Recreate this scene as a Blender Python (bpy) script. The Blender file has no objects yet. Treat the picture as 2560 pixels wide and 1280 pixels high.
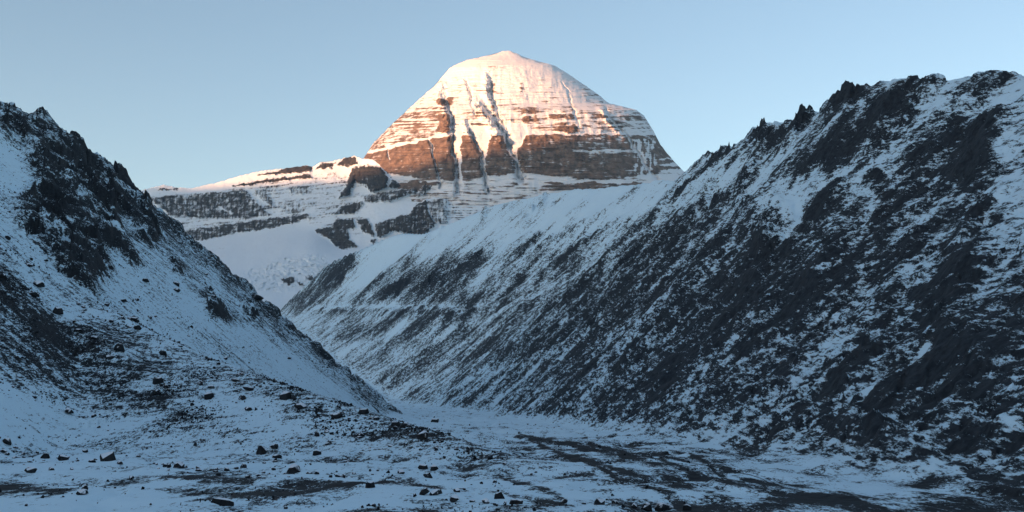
import bpy, math, time
import numpy as np
T0 = time.time()
SC = bpy.context.scene
COL = SC.collection
R_ = math.radians

# ------------------------------------------------------------------ camera
F = 2745.0                                  # focal length in photo pixels (about 50 degrees across)
PITCH = math.atan(360.0 / F)
CP, SP = math.cos(PITCH), math.sin(PITCH)
cam_d = bpy.data.cameras.new('camera')
cam_d.sensor_fit = 'HORIZONTAL'
cam_d.sensor_width = 36.0
cam_d.lens = 36.0 * F / 2560.0
cam_d.clip_start = 0.5
cam_d.clip_end = 60000.0
cam = bpy.data.objects.new('camera', cam_d)
cam.location = (0, 0, 0)
cam.rotation_euler = (math.pi / 2 + PITCH, 0, 0)
COL.objects.link(cam)
SC.camera = cam

# ------------------------------------------------------------------ sky, sun, exposure
SUN_EL = R_(3.0)
SUN_AZ = R_(50.0)                           # behind the camera, this far round to the left
TO_SUN = np.array([-math.sin(SUN_AZ) * math.cos(SUN_EL), -math.cos(SUN_AZ) * math.cos(SUN_EL), math.sin(SUN_EL)])
world = bpy.data.worlds.new('World')
SC.world = world
world.use_nodes = True
wn = world.node_tree.nodes
bg = wn['Background']
sky = wn.new('ShaderNodeTexSky')
sky.sky_type = 'NISHITA'
sky.sun_disc = False
sky.sun_elevation = SUN_EL
sky.sun_rotation = math.atan2(TO_SUN[0], TO_SUN[1])
sky.altitude = 2700.0
sky.air_density = 1.0
sky.dust_density = 6.0
sky.ozone_density = 1.2
tint = wn.new('ShaderNodeMix'); tint.data_type = 'RGBA'; tint.blend_type = 'MULTIPLY'
tint.inputs[0].default_value = 1.0; tint.inputs[7].default_value = (1.07, 1.0, 0.965, 1)
world.node_tree.links.new(sky.outputs[0], tint.inputs[6]); world.node_tree.links.new(tint.outputs[2], bg.inputs[0])
bg.inputs[1].default_value = 0.095
sun_d = bpy.data.lights.new('sun', 'SUN')
sun_d.energy = 2.8
sun_d.angle = R_(0.4)
sun_d.color = (1.0, 0.46, 0.22)
sun = bpy.data.objects.new('sun', sun_d)
from mathutils import Vector
sun.rotation_euler = Vector(TO_SUN).to_track_quat('Z', 'Y').to_euler()
sun.location = (-200, -200, 300)
COL.objects.link(sun)
SC.view_settings.view_transform = 'Standard'
SC.view_settings.look = 'None'
SC.view_settings.exposure = 2.33
SC.view_settings.gamma = 1.0
SC.view_settings.use_curve_mapping = False
SC.render.engine = 'CYCLES'
SC.cycles.use_denoising = True
SC.cycles.max_bounces = 5
SC.cycles.diffuse_bounces = 3
SC.cycles.volume_bounces = 1

# ------------------------------------------------------------------ helpers
def at(px, py, Y):
    """a survey sight (photo pixel) and its distance Y ahead -> world point"""
    dx = (np.asarray(px, float) - 1280.0) / F
    dy = (640.0 - np.asarray(py, float)) / F
    yc = CP - dy * SP
    zc = SP + dy * CP
    Y = np.asarray(Y, float)
    return dx / yc * Y, Y + 0 * dx, zc / yc * Y

def _hash(ix, iy, seed):
    h = (ix.astype(np.int64) * 374761393 + iy.astype(np.int64) * 668265263 + seed * 974634777) & 0xFFFFFFFF
    h = ((h ^ (h >> 13)) * 1274126177) & 0xFFFFFFFF
    h = ((h ^ (h >> 16)) * 2246822519) & 0xFFFFFFFF
    return (h ^ (h >> 15)) & 0xFFFFFFFF

def rnd(ix, iy, seed):
    return _hash(ix, iy, seed).astype(np.float64) / 4294967296.0

GX = np.cos(np.arange(64) * 2 * np.pi / 64)
GY = np.sin(np.arange(64) * 2 * np.pi / 64)

def perlin(x, y, seed=0):
    x0 = np.floor(x); y0 = np.floor(y)
    fx = x - x0; fy = y - y0
    ix = x0.astype(np.int64); iy = y0.astype(np.int64)
    def g(dx, dy):
        k = _hash(ix + dx, iy + dy, seed) & 63
        return GX[k] * (fx - dx) + GY[k] * (fy - dy)
    u = fx * fx * fx * (fx * (fx * 6 - 15) + 10)
    v = fy * fy * fy * (fy * (fy * 6 - 15) + 10)
    a = g(0, 0); b = g(1, 0); c = g(0, 1); d = g(1, 1)
    return 1.5 * ((a + (b - a) * u) * (1 - v) + (c + (d - c) * u) * v)

def fbm(x, y, seed=0, octv=5, gain=0.5, lac=2.03):
    s = 0.0; a = 1.0; n = 0.0
    for o in range(octv):
        s = s + a * perlin(x + 13.7 * o, y - 7.3 * o, seed + o * 17)
        n += a; a *= gain; x = x * lac; y = y * lac
    return s / n

def ridged(x, y, seed=0, octv=5, gain=0.5):
    s = 0.0; a = 1.0; n = 0.0
    for o in range(octv):
        s = s + a * (1 - 2 * np.abs(perlin(x + 3.1 * o, y + 9.7 * o, seed + o * 31)))
        n += a; a *= gain; x = x * 2.07; y = y * 2.07
    return s / n

def blocks(x, y, seed=0, tilt=0.6):
    """faceted rock: every cell is a tilted plane of its own height"""
    ix = np.floor(x); iy = np.floor(y)
    best = np.full(x.shape, 1e9); out = np.zeros(x.shape)
    for dx in (-1, 0, 1):
        for dy in (-1, 0, 1):
            cx = ix + dx; cy = iy + dy
            jx = cx + rnd(cx, cy, seed); jy = cy + rnd(cx, cy, seed + 1)
            ddx = x - jx; ddy = y - jy
            d = ddx * ddx + ddy * ddy
            m = d < best
            h = (rnd(cx, cy, seed + 2) - 0.5) + tilt * ((rnd(cx, cy, seed + 3) - 0.5) * 2 * ddx + (rnd(cx, cy, seed + 4) - 0.5) * 2 * ddy)
            out = np.where(m, h, out); best = np.where(m, d, best)
    return out

def sstep(a, b, x):
    t = np.clip((x - a) / (b - a), 0, 1)
    return t * t * (3 - 2 * t)

def smax(a, b, k):
    h = np.clip(0.5 + 0.5 * (a - b) / k, 0, 1)
    return b + (a - b) * h + k * h * (1 - h)

def smin(a, b, k):
    return -smax(-a, -b, k)

def poly_sd(x, y, poly):
    """signed distance to a polygon, positive inside"""
    P = np.asarray(poly, float)
    d2 = np.full(x.shape, 1e18); ins = np.zeros(x.shape, bool)
    n = len(P)
    for i in range(n):
        ax, ay = P[i]; bx, by = P[(i + 1) % n]
        ex, ey = bx - ax, by - ay
        wx, wy = x - ax, y - ay
        t = np.clip((wx * ex + wy * ey) / (ex * ex + ey * ey + 1e-12), 0, 1)
        d2 = np.minimum(d2, (wx - ex * t) ** 2 + (wy - ey * t) ** 2)
        if ey != 0:
            c = (ay <= y) != (by <= y)
            xi = ax + (y - ay) / ey * ex
            ins ^= c & (x < xi)
    d = np.sqrt(d2)
    return np.where(ins, d, -d)

def line_d(x, y, pts):
    """distance to a polyline and the position 0..1 along it"""
    P = np.asarray(pts, float)
    L = np.hypot(np.diff(P[:, 0]), np.diff(P[:, 1])); C = np.concatenate([[0], np.cumsum(L)])
    best = np.full(x.shape, 1e18); tt = np.zeros(x.shape); side = np.zeros(x.shape)
    for i in range(len(P) - 1):
        ex, ey = P[i + 1] - P[i]
        wx, wy = x - P[i, 0], y - P[i, 1]
        t = np.clip((wx * ex + wy * ey) / (ex * ex + ey * ey + 1e-12), 0, 1)
        d = (wx - ex * t) ** 2 + (wy - ey * t) ** 2
        m = d < best
        best = np.where(m, d, best); tt = np.where(m, (C[i] + t * L[i]) / C[-1], tt)
        side = np.where(m, np.sign(ex * wy - ey * wx), side)
    return np.sqrt(best), tt, side

def idw(x, y, pts, power=3.0, eps=1e-4):
    num = np.zeros(x.shape); den = np.zeros(x.shape)
    for (a, b, v) in pts:
        w = 1.0 / (((x - a) ** 2 + (y - b) ** 2) ** (power / 2) + eps)
        num += w * v; den += w
    return num / den

def prop(o, label=None, cat=None, group=None, kind=None):
    if label: o['label'] = label
    if cat: o['category'] = cat
    if group: o['group'] = group
    if kind: o['kind'] = kind
    return o

def grid_quads(nr, nc):
    i = np.arange(nr - 1)[:, None] * nc + np.arange(nc - 1)[None, :]
    return np.stack([i, i + 1, i + nc + 1, i + nc], -1).reshape(-1, 4)

def mesh_obj(name, V, Q, mat, attrs=None, smooth=True, parent=None):
    k = Q.shape[1]
    me = bpy.data.meshes.new(name)
    me.vertices.add(len(V)); me.vertices.foreach_set('co', np.ascontiguousarray(V, np.float32).ravel())
    me.loops.add(Q.size); me.loops.foreach_set('vertex_index', np.ascontiguousarray(Q, np.int32).ravel())
    me.polygons.add(len(Q)); me.polygons.foreach_set('loop_start', np.arange(0, Q.size, k, dtype=np.int32))
    me.polygons.foreach_set('use_smooth', np.full(len(Q), smooth, bool))
    me.update(calc_edges=True); me.validate()
    for an, av in (attrs or {}).items():
        a = me.attributes.new(an, 'FLOAT', 'POINT'); a.data.foreach_set('value', np.ascontiguousarray(av, np.float32).ravel())
    me.materials.append(mat)
    o = bpy.data.objects.new(name, me)
    COL.objects.link(o)
    if parent: o.parent = parent
    return o

def sub_obj(name, V, Q, mask, mat, attrs):
    q = Q[mask]
    u, inv = np.unique(q.ravel(), return_inverse=True)
    return mesh_obj(name, V[u], inv.reshape(q.shape), mat, {k: a[u] for k, a in attrs.items()})

# ------------------------------------------------------------------ materials
def snow_rock(name, scale, stretch=(1, 1, 1), amp=0.9, streak=None, samp=0.0, edge=0.06,
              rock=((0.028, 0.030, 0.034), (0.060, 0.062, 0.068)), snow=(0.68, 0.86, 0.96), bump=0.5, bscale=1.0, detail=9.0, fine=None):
    """snow lying between bare rock: the attribute 'rock' says how bare the ground is, fractal noise breaks the edge"""
    m = bpy.data.materials.new(name); m.use_nodes = True
    nt = m.node_tree; N = nt.nodes; L = nt.links
    bs = N['Principled BSDF']
    tc = N.new('ShaderNodeTexCoord')
    at_ = N.new('ShaderNodeAttribute'); at_.attribute_name = 'rock'
    def noise(sc, st, det, rough=0.6):
        mp = N.new('ShaderNodeMapping'); mp.inputs['Scale'].default_value = st
        L.new(tc.outputs['Object'], mp.inputs['Vector'])
        n = N.new('ShaderNodeTexNoise'); n.inputs['Scale'].default_value = sc
        n.inputs['Detail'].default_value = det; n.inputs['Roughness'].default_value = rough
        L.new(mp.outputs[0], n.inputs['Vector'])
        return n.outputs['Fac']
    def math_(op, a, b=None, c=None):
        n = N.new('ShaderNodeMath'); n.operation = op
        for i, x in enumerate((a, b, c)):
            if x is None: continue
            if isinstance(x, (int, float)): n.inputs[i].default_value = x
            else: L.new(x, n.inputs[i])
        return n.outputs[0]
    n1 = noise(scale, stretch, detail, 0.74)
    val = math_('MULTIPLY_ADD', math_('SUBTRACT', n1, 0.5), amp * 2.4, at_.outputs['Fac'])
    if streak:
        n2 = noise(streak[0], streak[1], 4.0, 0.55)
        val = math_('MULTIPLY_ADD', math_('SUBTRACT', n2, 0.5), samp * 2.4, val)
    if fine:
        n3 = noise(fine[0], fine[1], 5.0, 0.8)
        val = math_('MULTIPLY_ADD', math_('SUBTRACT', n3, 0.5), fine[2] * 2.4, val)
    mr = N.new('ShaderNodeMapRange'); mr.interpolation_type = 'SMOOTHSTEP'
    mr.inputs['From Min'].default_value = 0.5 - edge; mr.inputs['From Max'].default_value = 0.5 + edge
    L.new(val, mr.inputs['Value'])
    nr = noise(scale * 1.7, (1, 1, 1), 6.0)
    rr = N.new('ShaderNodeValToRGB')
    rr.color_ramp.elements[0].position = 0.36; rr.color_ramp.elements[0].color = (*rock[0], 1)
    rr.color_ramp.elements[1].position = 0.66; rr.color_ramp.elements[1].color = (*rock[1], 1)
    L.new(nr, rr.inputs[0])
    sn = N.new('ShaderNodeMix'); sn.data_type = 'RGBA'
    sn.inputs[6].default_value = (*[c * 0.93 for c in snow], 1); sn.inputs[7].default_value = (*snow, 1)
    L.new(noise(scale * 0.35, stretch, 5.0), sn.inputs[0])
    mx = N.new('ShaderNodeMix'); mx.data_type = 'RGBA'
    L.new(mr.outputs[0], mx.inputs[0]); L.new(sn.outputs[2], mx.inputs[6]); L.new(rr.outputs[0], mx.inputs[7])
    L.new(mx.outputs[2], bs.inputs['Base Color'])
    bs.inputs['Roughness'].default_value = 0.85
    bs.inputs['Specular IOR Level'].default_value = 0.15
    bp = N.new('ShaderNodeBump'); bp.inputs['Strength'].default_value = bump; bp.inputs['Distance'].default_value = bscale
    hb = math_('MULTIPLY_ADD', mr.outputs[0], 0.6, math_('MULTIPLY', nr, 0.8))
    L.new(hb, bp.inputs['Height']); L.new(bp.outputs[0], bs.inputs['Normal'])
    return m

def rock_mat(name, c0, c1, scale=1.5, snowy=0.55):
    """boulder stone with rime and snow on what faces up"""
    m = bpy.data.materials.new(name); m.use_nodes = True
    nt = m.node_tree; N = nt.nodes; L = nt.links
    bs = N['Principled BSDF']
    tc = N.new('ShaderNodeTexCoord')
    n = N.new('ShaderNodeTexNoise'); n.inputs['Scale'].default_value = scale; n.inputs['Detail'].default_value = 8
    L.new(tc.outputs['Object'], n.inputs['Vector'])
    rr = N.new('ShaderNodeValToRGB')
    rr.color_ramp.elements[0].position = 0.35; rr.color_ramp.elements[0].color = (*c0, 1)
    rr.color_ramp.elements[1].position = 0.7; rr.color_ramp.elements[1].color = (*c1, 1)
    L.new(n.outputs['Fac'], rr.inputs[0])
    g = N.new('ShaderNodeNewGeometry'); sx = N.new('ShaderNodeSeparateXYZ'); L.new(g.outputs['Normal'], sx.inputs[0])
    a = N.new('ShaderNodeMath'); a.operation = 'MULTIPLY_ADD'; L.new(n.outputs['Fac'], a.inputs[0]); a.inputs[1].default_value = 0.9; L.new(sx.outputs[2], a.inputs[2])
    mr = N.new('ShaderNodeMapRange'); mr.inputs['From Min'].default_value = 0.9 + snowy; mr.inputs['From Max'].default_value = 1.0 + snowy
    L.new(a.outputs[0], mr.inputs['Value'])
    mx = N.new('ShaderNodeMix'); mx.data_type = 'RGBA'; L.new(mr.outputs[0], mx.inputs[0]); L.new(rr.outputs[0], mx.inputs[6]); mx.inputs[7].default_value = (0.78, 0.81, 0.86, 1)
    L.new(mx.outputs[2], bs.inputs['Base Color'])
    bs.inputs['Roughness'].default_value = 0.9; bs.inputs['Specular IOR Level'].default_value = 0.15
    bp = N.new('ShaderNodeBump'); bp.inputs['Strength'].default_value = 0.6; bp.inputs['Distance'].default_value = 0.15
    L.new(n.outputs['Fac'], bp.inputs['Height']); L.new(bp.outputs[0], bs.inputs['Normal'])
    return m

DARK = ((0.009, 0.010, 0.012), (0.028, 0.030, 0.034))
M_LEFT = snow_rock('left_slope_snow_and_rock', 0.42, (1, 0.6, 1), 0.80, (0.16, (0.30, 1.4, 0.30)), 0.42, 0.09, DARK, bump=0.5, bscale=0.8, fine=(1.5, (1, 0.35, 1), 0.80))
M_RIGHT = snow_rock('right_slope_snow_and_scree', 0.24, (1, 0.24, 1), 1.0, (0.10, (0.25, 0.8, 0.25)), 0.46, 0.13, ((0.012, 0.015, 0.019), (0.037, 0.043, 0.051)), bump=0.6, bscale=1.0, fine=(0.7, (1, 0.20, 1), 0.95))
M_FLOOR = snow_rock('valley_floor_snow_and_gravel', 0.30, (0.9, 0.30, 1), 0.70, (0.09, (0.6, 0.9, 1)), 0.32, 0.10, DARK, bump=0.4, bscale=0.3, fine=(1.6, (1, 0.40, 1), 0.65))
M_PEAK = snow_rock('peak_snow_and_banded_rock', 0.022, (1.0, 0.7, 1.6), 0.60, (0.035, (0.3, 0.3, 3.2)), 0.35, 0.17,
                   ((0.088, 0.066, 0.054), (0.240, 0.172, 0.134)), (0.78, 0.80, 0.83), bump=0.6, bscale=5.0)
M_WALL = snow_rock('cirque_snow_and_rock', 0.035, (1.3, 0.8, 1.0), 0.70, (0.06, (1.8, 0.6, 0.35)), 0.30, 0.26,
                   ((0.028, 0.029, 0.031), (0.075, 0.066, 0.060)), (0.76, 0.84, 0.91), bump=0.6, bscale=5.0)
M_FAR = snow_rock('distant_range_snow_and_rock', 0.004, (1, 1, 1), 0.9, None, 0, 0.1, DARK, bump=0.3, bscale=8)
M_BOULDER = rock_mat('boulder_stone', (0.010, 0.011, 0.013), (0.032, 0.034, 0.037), 1.2, 0.14)
M_STONE = rock_mat('scattered_stone', (0.010, 0.011, 0.013), (0.026, 0.028, 0.031), 0.6, 0.55)

# ------------------------------------------------------------------ the valley: base shape
def smooth_curve(ly, xs, ys, sig=0.02):
    """interpolate over ln Y and smooth lightly"""
    o = np.argsort(xs); xs = np.asarray(xs)[o]; ys = np.asarray(ys)[o]
    g = np.linspace(math.log(20), math.log(4500), 3000)
    v = np.interp(g, xs, ys)
    k = int(sig / (g[1] - g[0]) * 3) + 1
    w = np.exp(-0.5 * (np.arange(-k, k + 1) * (g[1] - g[0]) / sig) ** 2); w /= w.sum()
    v = np.convolve(np.pad(v, k, mode='edge'), w, 'valid')
    return np.interp(ly, g, v)

FOOT = [(1900, 1130, 320), (1660, 1098, 430), (1450, 1068, 590), (1230, 1034, 1000), (1000, 1006, 1600), (850, 900, 2200), (725, 795, 3000), (692, 780, 3200), (660, 775, 3300)]
fx, fy, fz = at([p[0] for p in FOOT], [p[1] for p in FOOT], [p[2] for p in FOOT])
FOOT_LY = np.log(np.concatenate([[20, 120, 200], fy]))
FOOT_X = np.concatenate([[80, 84, 82], fx])
FLOOR_LY = np.log(np.concatenate([[20, 350, 590], fy[3:]]))
FLOOR_Z = np.concatenate([[-15, -15, -14.3], fz[3:]])
PXY = [(700, 3200), (820, 3050), (960, 2900), (1240, 2500), (1430, 2100), (1560, 1800), (1715, 1500), (1770, 1250), (1890, 1000), (2150, 700), (2320, 590), (2560, 520)]
CREST = [(2560, 203), (2500, 203), (2430, 203), (2405, 208), (2340, 211), (2300, 220), (2250, 211), (2200, 227), (2160, 242), (2130, 264), (2080, 287), (2040, 300),
         (2000, 314), (1960, 326), (1905, 326), (1880, 342), (1860, 368), (1820, 380), (1770, 394), (1755, 412), (1730, 442), (1715, 455), (1650, 460), (1600, 466),
         (1500, 475), (1430, 480), (1340, 496), (1240, 514), (1180, 536), (1120, 562), (1060, 586), (1000, 583), (960, 597), (900, 624), (820, 656), (770, 706), (700, 772)]
cpx = np.array([c[0] for c in CREST], float); cpy = np.array([c[1] for c in CREST], float)
cY = np.exp(np.interp(cpx, [p[0] for p in PXY], np.log([p[1] for p in PXY])))
cx, cy, cz = at(cpx, cpy, cY)
CREST_LY = np.log(np.concatenate([[20, 250, 400], cy, [3350]]))
CREST_X = np.concatenate([[270, 285, 275], cx, [-640]])
CREST_Z = np.concatenate([[140, 150, 158], cz, [200]])

PROF = [(1500, 1400), (985, 1014), (870, 927), (760, 836), (700, 782), (650, 740), (600, 692), (560, 664), (500, 612), (450, 562), (400, 526), (350, 490), (320, 447), (270, 407),
        (235, 386), (205, 360), (165, 332), (130, 312), (104, 300), (84, 318), (60, 322), (40, 303), (10, 264), (-20, 262), (-120, 215), (-300, 150), (-900, 120)]
lx, ly_, lz = at([p[0] for p in PROF], [p[1] for p in PROF], 900.0)
o_ = np.argsort(lx); PX, PZ = lx[o_], lz[o_]
pg = np.linspace(-900, 200, 2201)
PF = np.interp(pg, PX, PZ)
kw = np.exp(-0.5 * (np.arange(-60, 61) * 0.5 / 9.0) ** 2); kw /= kw.sum()
PSM = np.convolve(np.pad(PF, 60, mode='edge'), kw, 'valid')

def ridge_lobe(X, Y, pts, s_front, s_back, k):
    a = np.array([at(*p) for p in pts])
    d, t, side = line_d(X, Y, a[:, :2])
    L = np.concatenate([[0], np.cumsum(np.hypot(np.diff(a[:, 0]), np.diff(a[:, 1])))]); L /= L[-1]
    zr = np.interp(t, L, a[:, 2])
    sl = np.where(side < 0, s_front, s_back)
    return zr - sl * (np.sqrt(d * d + k * k) - k)

MOR = [(150, 722, 520), (480, 884, 450), (700, 962, 400), (1000, 1062, 330), (1250, 1132, 275), (1400, 1174, 240)]
KON = [(60, 690, 490), (170, 780, 460), (300, 882, 430), (420, 985, 400), (520, 1070, 372), (600, 1110, 350)]

def base(X, Y, parts=False):
    Ya = np.maximum(Y, 21.0); ly = np.log(Ya)
    zf = smooth_curve(ly, FLOOR_LY, FLOOR_Z, 0.05)
    zf = np.where(Y < 121, np.maximum(-1.7 - 0.11 * np.maximum(Y, 0), -15.0), zf)
    xf = smooth_curve(ly, FOOT_LY, FOOT_X, 0.05)
    xc = smooth_curve(ly, CREST_LY, CREST_X, 0.006)
    zc = smooth_curve(ly, CREST_LY, CREST_Z, 0.006)
    v = (X - xf) / (xc - xf)
    g = np.where(v < 0, 0.55 * v, v * (0.78 + 0.22 * v))
    zr = zf + (zc - zf) * g
    zr = smin(zr, zc - 0.55 * (X - xc), 5.0) + 1.2
    zr = zr - np.where(Y > 3200, 0.5 * (Y - 3200), 0)
    # left
    sh = 0.066 * (900 - np.minimum(Y, 900))
    q = X + sh
    near = np.exp(-((Y - 900) / 60.0) ** 2)
    zl = np.interp(q, pg, PSM) * (1 - near) + np.interp(q, pg, PF) * near
    zl = zl - 11.0 * np.clip((900 - Y) / 600, 0, 1.2) - 0.5 * np.maximum(Y - 900, 0)
    zm = ridge_lobe(X, Y, MOR, 0.22, 0.42, 6.0)
    zk = ridge_lobe(X, Y, KON, 0.50, 0.45, 8.0)
    zl = smax(smax(zl, zm, 4.0), zk, 4.0)
    z = smax(smax(zf, zl, 2.5), zr, 3.0)
    if parts:
        return z, zf, zl, zr, v, xf, xc, zc
    return z

def hit(pts):
    """where sights from the photograph meet the base terrain"""
    out = []
    ys = np.exp(np.linspace(math.log(60), math.log(3300), 1600))
    for (px, py) in pts:
        X, Y, Z = at(px, py, ys)
        h = base(X, Y)
        m = np.nonzero(h >= Z)[0]
        i = m[0] if len(m) else len(ys) - 1
        if i > 0 and len(m):
            a0 = Z[i - 1] - h[i - 1]; a1 = h[i] - Z[i]
            t = a0 / (a0 + a1 + 1e-9)
            Yh = ys[i - 1] + (ys[i] - ys[i - 1]) * t
        else:
            Yh = ys[i]
        x, y, z = at(px, py, Yh)
        out.append((float(x), float(y), float(z)))
    return np.array(out)

# fan-shaped grid: finer where the ground is near
NR, NC = 900, 900
ys = np.exp(np.linspace(math.log(45), math.log(3420), NR))
ss = np.linspace(-0.60, 0.60, NC)
Y = np.repeat(ys[:, None], NC, 1); X = ss[None, :] * Y
Z, ZF, ZL, ZR, VV, XF, XC, ZC = base(X, Y, True)
LY = np.log(Y)
is_r = (ZR > ZF + 0.3) & (ZR >= ZL)
is_l = (ZL > ZF + 0.3) & ~is_r
wr = sstep(0, 8, ZR - np.maximum(ZF, ZL)); wl = sstep(0, 6, ZL - np.maximum(ZF, ZR))

# ---- how bare each place is (world-space control points)
RC = [(2540, 250, .40), (2540, 400, .26), (2500, 500, .26), (2530, 600, .34), (2470, 300, .38), (2400, 350, .62), (2350, 420, .66), (2430, 600, .80), (2400, 760, .80), (2520, 760, .58),
      (2540, 900, .62), (2450, 900, .76), (2550, 1050, .86), (2300, 1000, .92), (2200, 1100, .95), (2250, 1170, 1.2), (2050, 1100, .86), (2100, 900, .86), (2200, 750, .82),
      (2250, 600, .70), (2200, 450, .5), (2250, 330, .45), (2150, 400, .4), (2100, 320, .5), (2150, 500, .36), (2130, 560, .4), (2100, 650, .66), (2000, 500, .3), (1990, 600, .5),
      (1930, 640, .95), (1900, 800, .86), (1950, 950, .92), (1800, 1000, .92), (1700, 900, .86), (1750, 750, .86), (1700, 650, .66), (1800, 550, .45), (1850, 450, .25), (1950, 420, .16),
      (1780, 430, .26), (1700, 520, .17), (1600, 520, .12), (1500, 520, .08), (1400, 540, .12), (1300, 580, .14), (1200, 600, .17), (1100, 600, .08), (1000, 620, .05), (900, 680, .12),
      (840, 700, .46), (950, 720, .5), (1000, 700, .52), (1080, 700, .62), (1150, 680, .46), (1250, 680, .42), (1350, 650, .3), (1450, 650, .36), (1550, 650, .45), (1600, 750, .70),
      (1500, 800, .72), (1400, 800, .66), (1300, 780, .58), (1200, 800, .6), (1080, 790, .72), (950, 770, .4), (900, 850, .52), (850, 800, .46), (800, 790, .4), (1000, 870, .56),
      (1100, 900, .6), (1200, 900, .66), (1100, 970, .56), (1000, 980, .46), (1250, 980, .62), (1350, 950, .74), (1450, 1000, .84), (1500, 930, .84), (1600, 1000, .9), (1600, 850, .84),
      (1700, 1060, .9), (1900, 1090, .85)]
LC0 = [(20, 420, .12), (20, 550, .2), (40, 640, .25), (150, 760, .2), (40, 760, .6), (120, 800, .65), (200, 840, .6), (100, 860, .55), (60, 900, .5), (200, 930, .52), (300, 940, .55), (380, 990, .56),
      (450, 1050, .52), (150, 1000, .3), (60, 1010, .22), (120, 1060, .08), (250, 1090, .1), (400, 1110, .2), (30, 1080, .08), (300, 750, .18), (400, 780, .22), (300, 850, .42), (420, 860, .22),
      (400, 900, .48), (480, 960, .40), (560, 1000, .12), (640, 1020, .12), (500, 1130, .22), (620, 1120, .2), (720, 1080, .18), (600, 760, .25), (640, 850, .16), (700, 900, .1), (800, 950, .1),
      (850, 990, .15), (760, 870, .2), (560, 820, .2), (500, 780, .12), (480, 700, .32), (540, 740, .3), (600, 900, .24), (520, 900, .34), (600, 960, .42), (700, 985, .6), (780, 1020, .5),
      (850, 1050, .52), (800, 1080, .25), (950, 1075, .5), (1050, 1100, .48), (1150, 1130, .52), (1200, 1160, .5), (1000, 1140, .28), (900, 1120, .22), (1100, 1170, .35), (1300, 1160, .5),
      (650, 780, .45), (720, 830, .45), (800, 890, .42), (450, 620, .35), (400, 560, .4), (330, 500, .5), (350, 740, .15)]
LC = [(a, b, v + 0.03 + 0.10 * min(1, max(0, (v - .12) / .2))) for a, b, v in LC0] + [(985, 1016, .5), (930, 975, .55), (870, 932, .6), (815, 888, .62), (762, 842, .62), (705, 790, .65), (600, 700, .6), (540, 655, .6), (470, 590, .6)]
FC = [(60, 1170, .18), (200, 1180, .2), (100, 1225, .55), (40, 1215, .5), (250, 1230, .25), (60, 1260, .1), (200, 1265, .05), (350, 1250, .1), (450, 1190, .5), (420, 1215, .15), (480, 1222, .5),
      (580, 1230, .55), (520, 1250, .42), (680, 1245, .4), (640, 1205, .35), (760, 1215, .48), (850, 1210, .45), (900, 1260, .12), (1000, 1200, .35), (900, 1180, .3), (1050, 1235, .2), (1100, 1205, .15),
      (1200, 1200, .2), (1150, 1262, .42), (1050, 1278, .55), (1250, 1240, .15), (1350, 1210, .22), (1400, 1240, .3), (1300, 1272, .55), (1500, 1255, .35), (1600, 1265, .5), (1700, 1272, .55),
      (1500, 1190, .45), (1420, 1140, .55), (1550, 1150, .62), (1650, 1190, .62), (1600, 1110, .6), (1750, 1150, .55), (1680, 1125, .6), (1520, 1095, .5), (1760, 1110, .15), (1850, 1200, .5), (1950, 1230, .45), (2000, 1200, .4),
      (1900, 1160, .25), (2100, 1200, .15), (2250, 1220, .12), (2000, 1262, .7), (2200, 1262, .75), (2400, 1255, .8), (2550, 1270, .75), (1850, 1255, .5), (1350, 1050, .12), (1250, 1040, .3),
      (1150, 1030, .25), (1300, 1090, .3), (1400, 1090, .2), (1200, 1075, .35), (1480, 1070, .2), (2400, 1180, .75), (2500, 1200, .8), (2450, 1225, .7), (2540, 1235, .8)]

def chart_pts(ctrl):
    h = hit([(c[0], c[1]) for c in ctrl])
    return h, [c[2] for c in ctrl]

def chart_uv(X, Y):
    # plan coordinates stretched evenly over near and far: distance along the valley (log) and across it
    return 6.0 * np.log(np.maximum(Y, 21)), X / 60.0 * (400.0 / np.maximum(Y, 60)) ** 0.75

def paint(ctrl, m, power=3.2):
    h, v = chart_pts(ctrl)
    a, b = chart_uv(h[:, 0], h[:, 1])
    u, w = chart_uv(X[m], Y[m])
    return idw(u, w, list(zip(a, b, v)), power, 1e-3)

SCW = np.clip(Y / 600.0, 0.5, 3.5)
WXn = fbm(X / 22.0, Y / 30.0, 5, 5, .6) * 9.0 * SCW; WYn = fbm(X / 22.0, Y / 30.0, 6, 5, .6) * 16.0 * SCW
rock = np.zeros(X.shape)
rR = np.zeros(X.shape); rL = np.zeros(X.shape); rF = np.zeros(X.shape)
mR = wr > 0; mL = wl > 0; mF = (wr < 1) & (wl < 1)
def paint_w(ctrl, m):
    h, v = chart_pts(ctrl)
    a, b = chart_uv(h[:, 0], h[:, 1])
    u, w = chart_uv((X + WXn)[m], (Y + WYn)[m])
    return idw(u, w, list(zip(a, b, v)), 3.2, 1e-3)
rR[mR] = paint_w(RC, mR); rL[mL] = paint_w(LC, mL); rF[mF] = paint_w(FC, mF)
print('painted', time.time() - T0)

# ---- crags (bare bedrock) traced as outlines on the slopes
def region(pxs, m, warp=1.0, soft=4.0, ystretch=0.4):
    h = hit(pxs)
    d = poly_sd((X + WXn * warp)[m], (Y + WYn * warp)[m] * ystretch, np.stack([h[:, 0], h[:, 1] * ystretch], 1))
    return sstep(-soft, soft, d)

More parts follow.
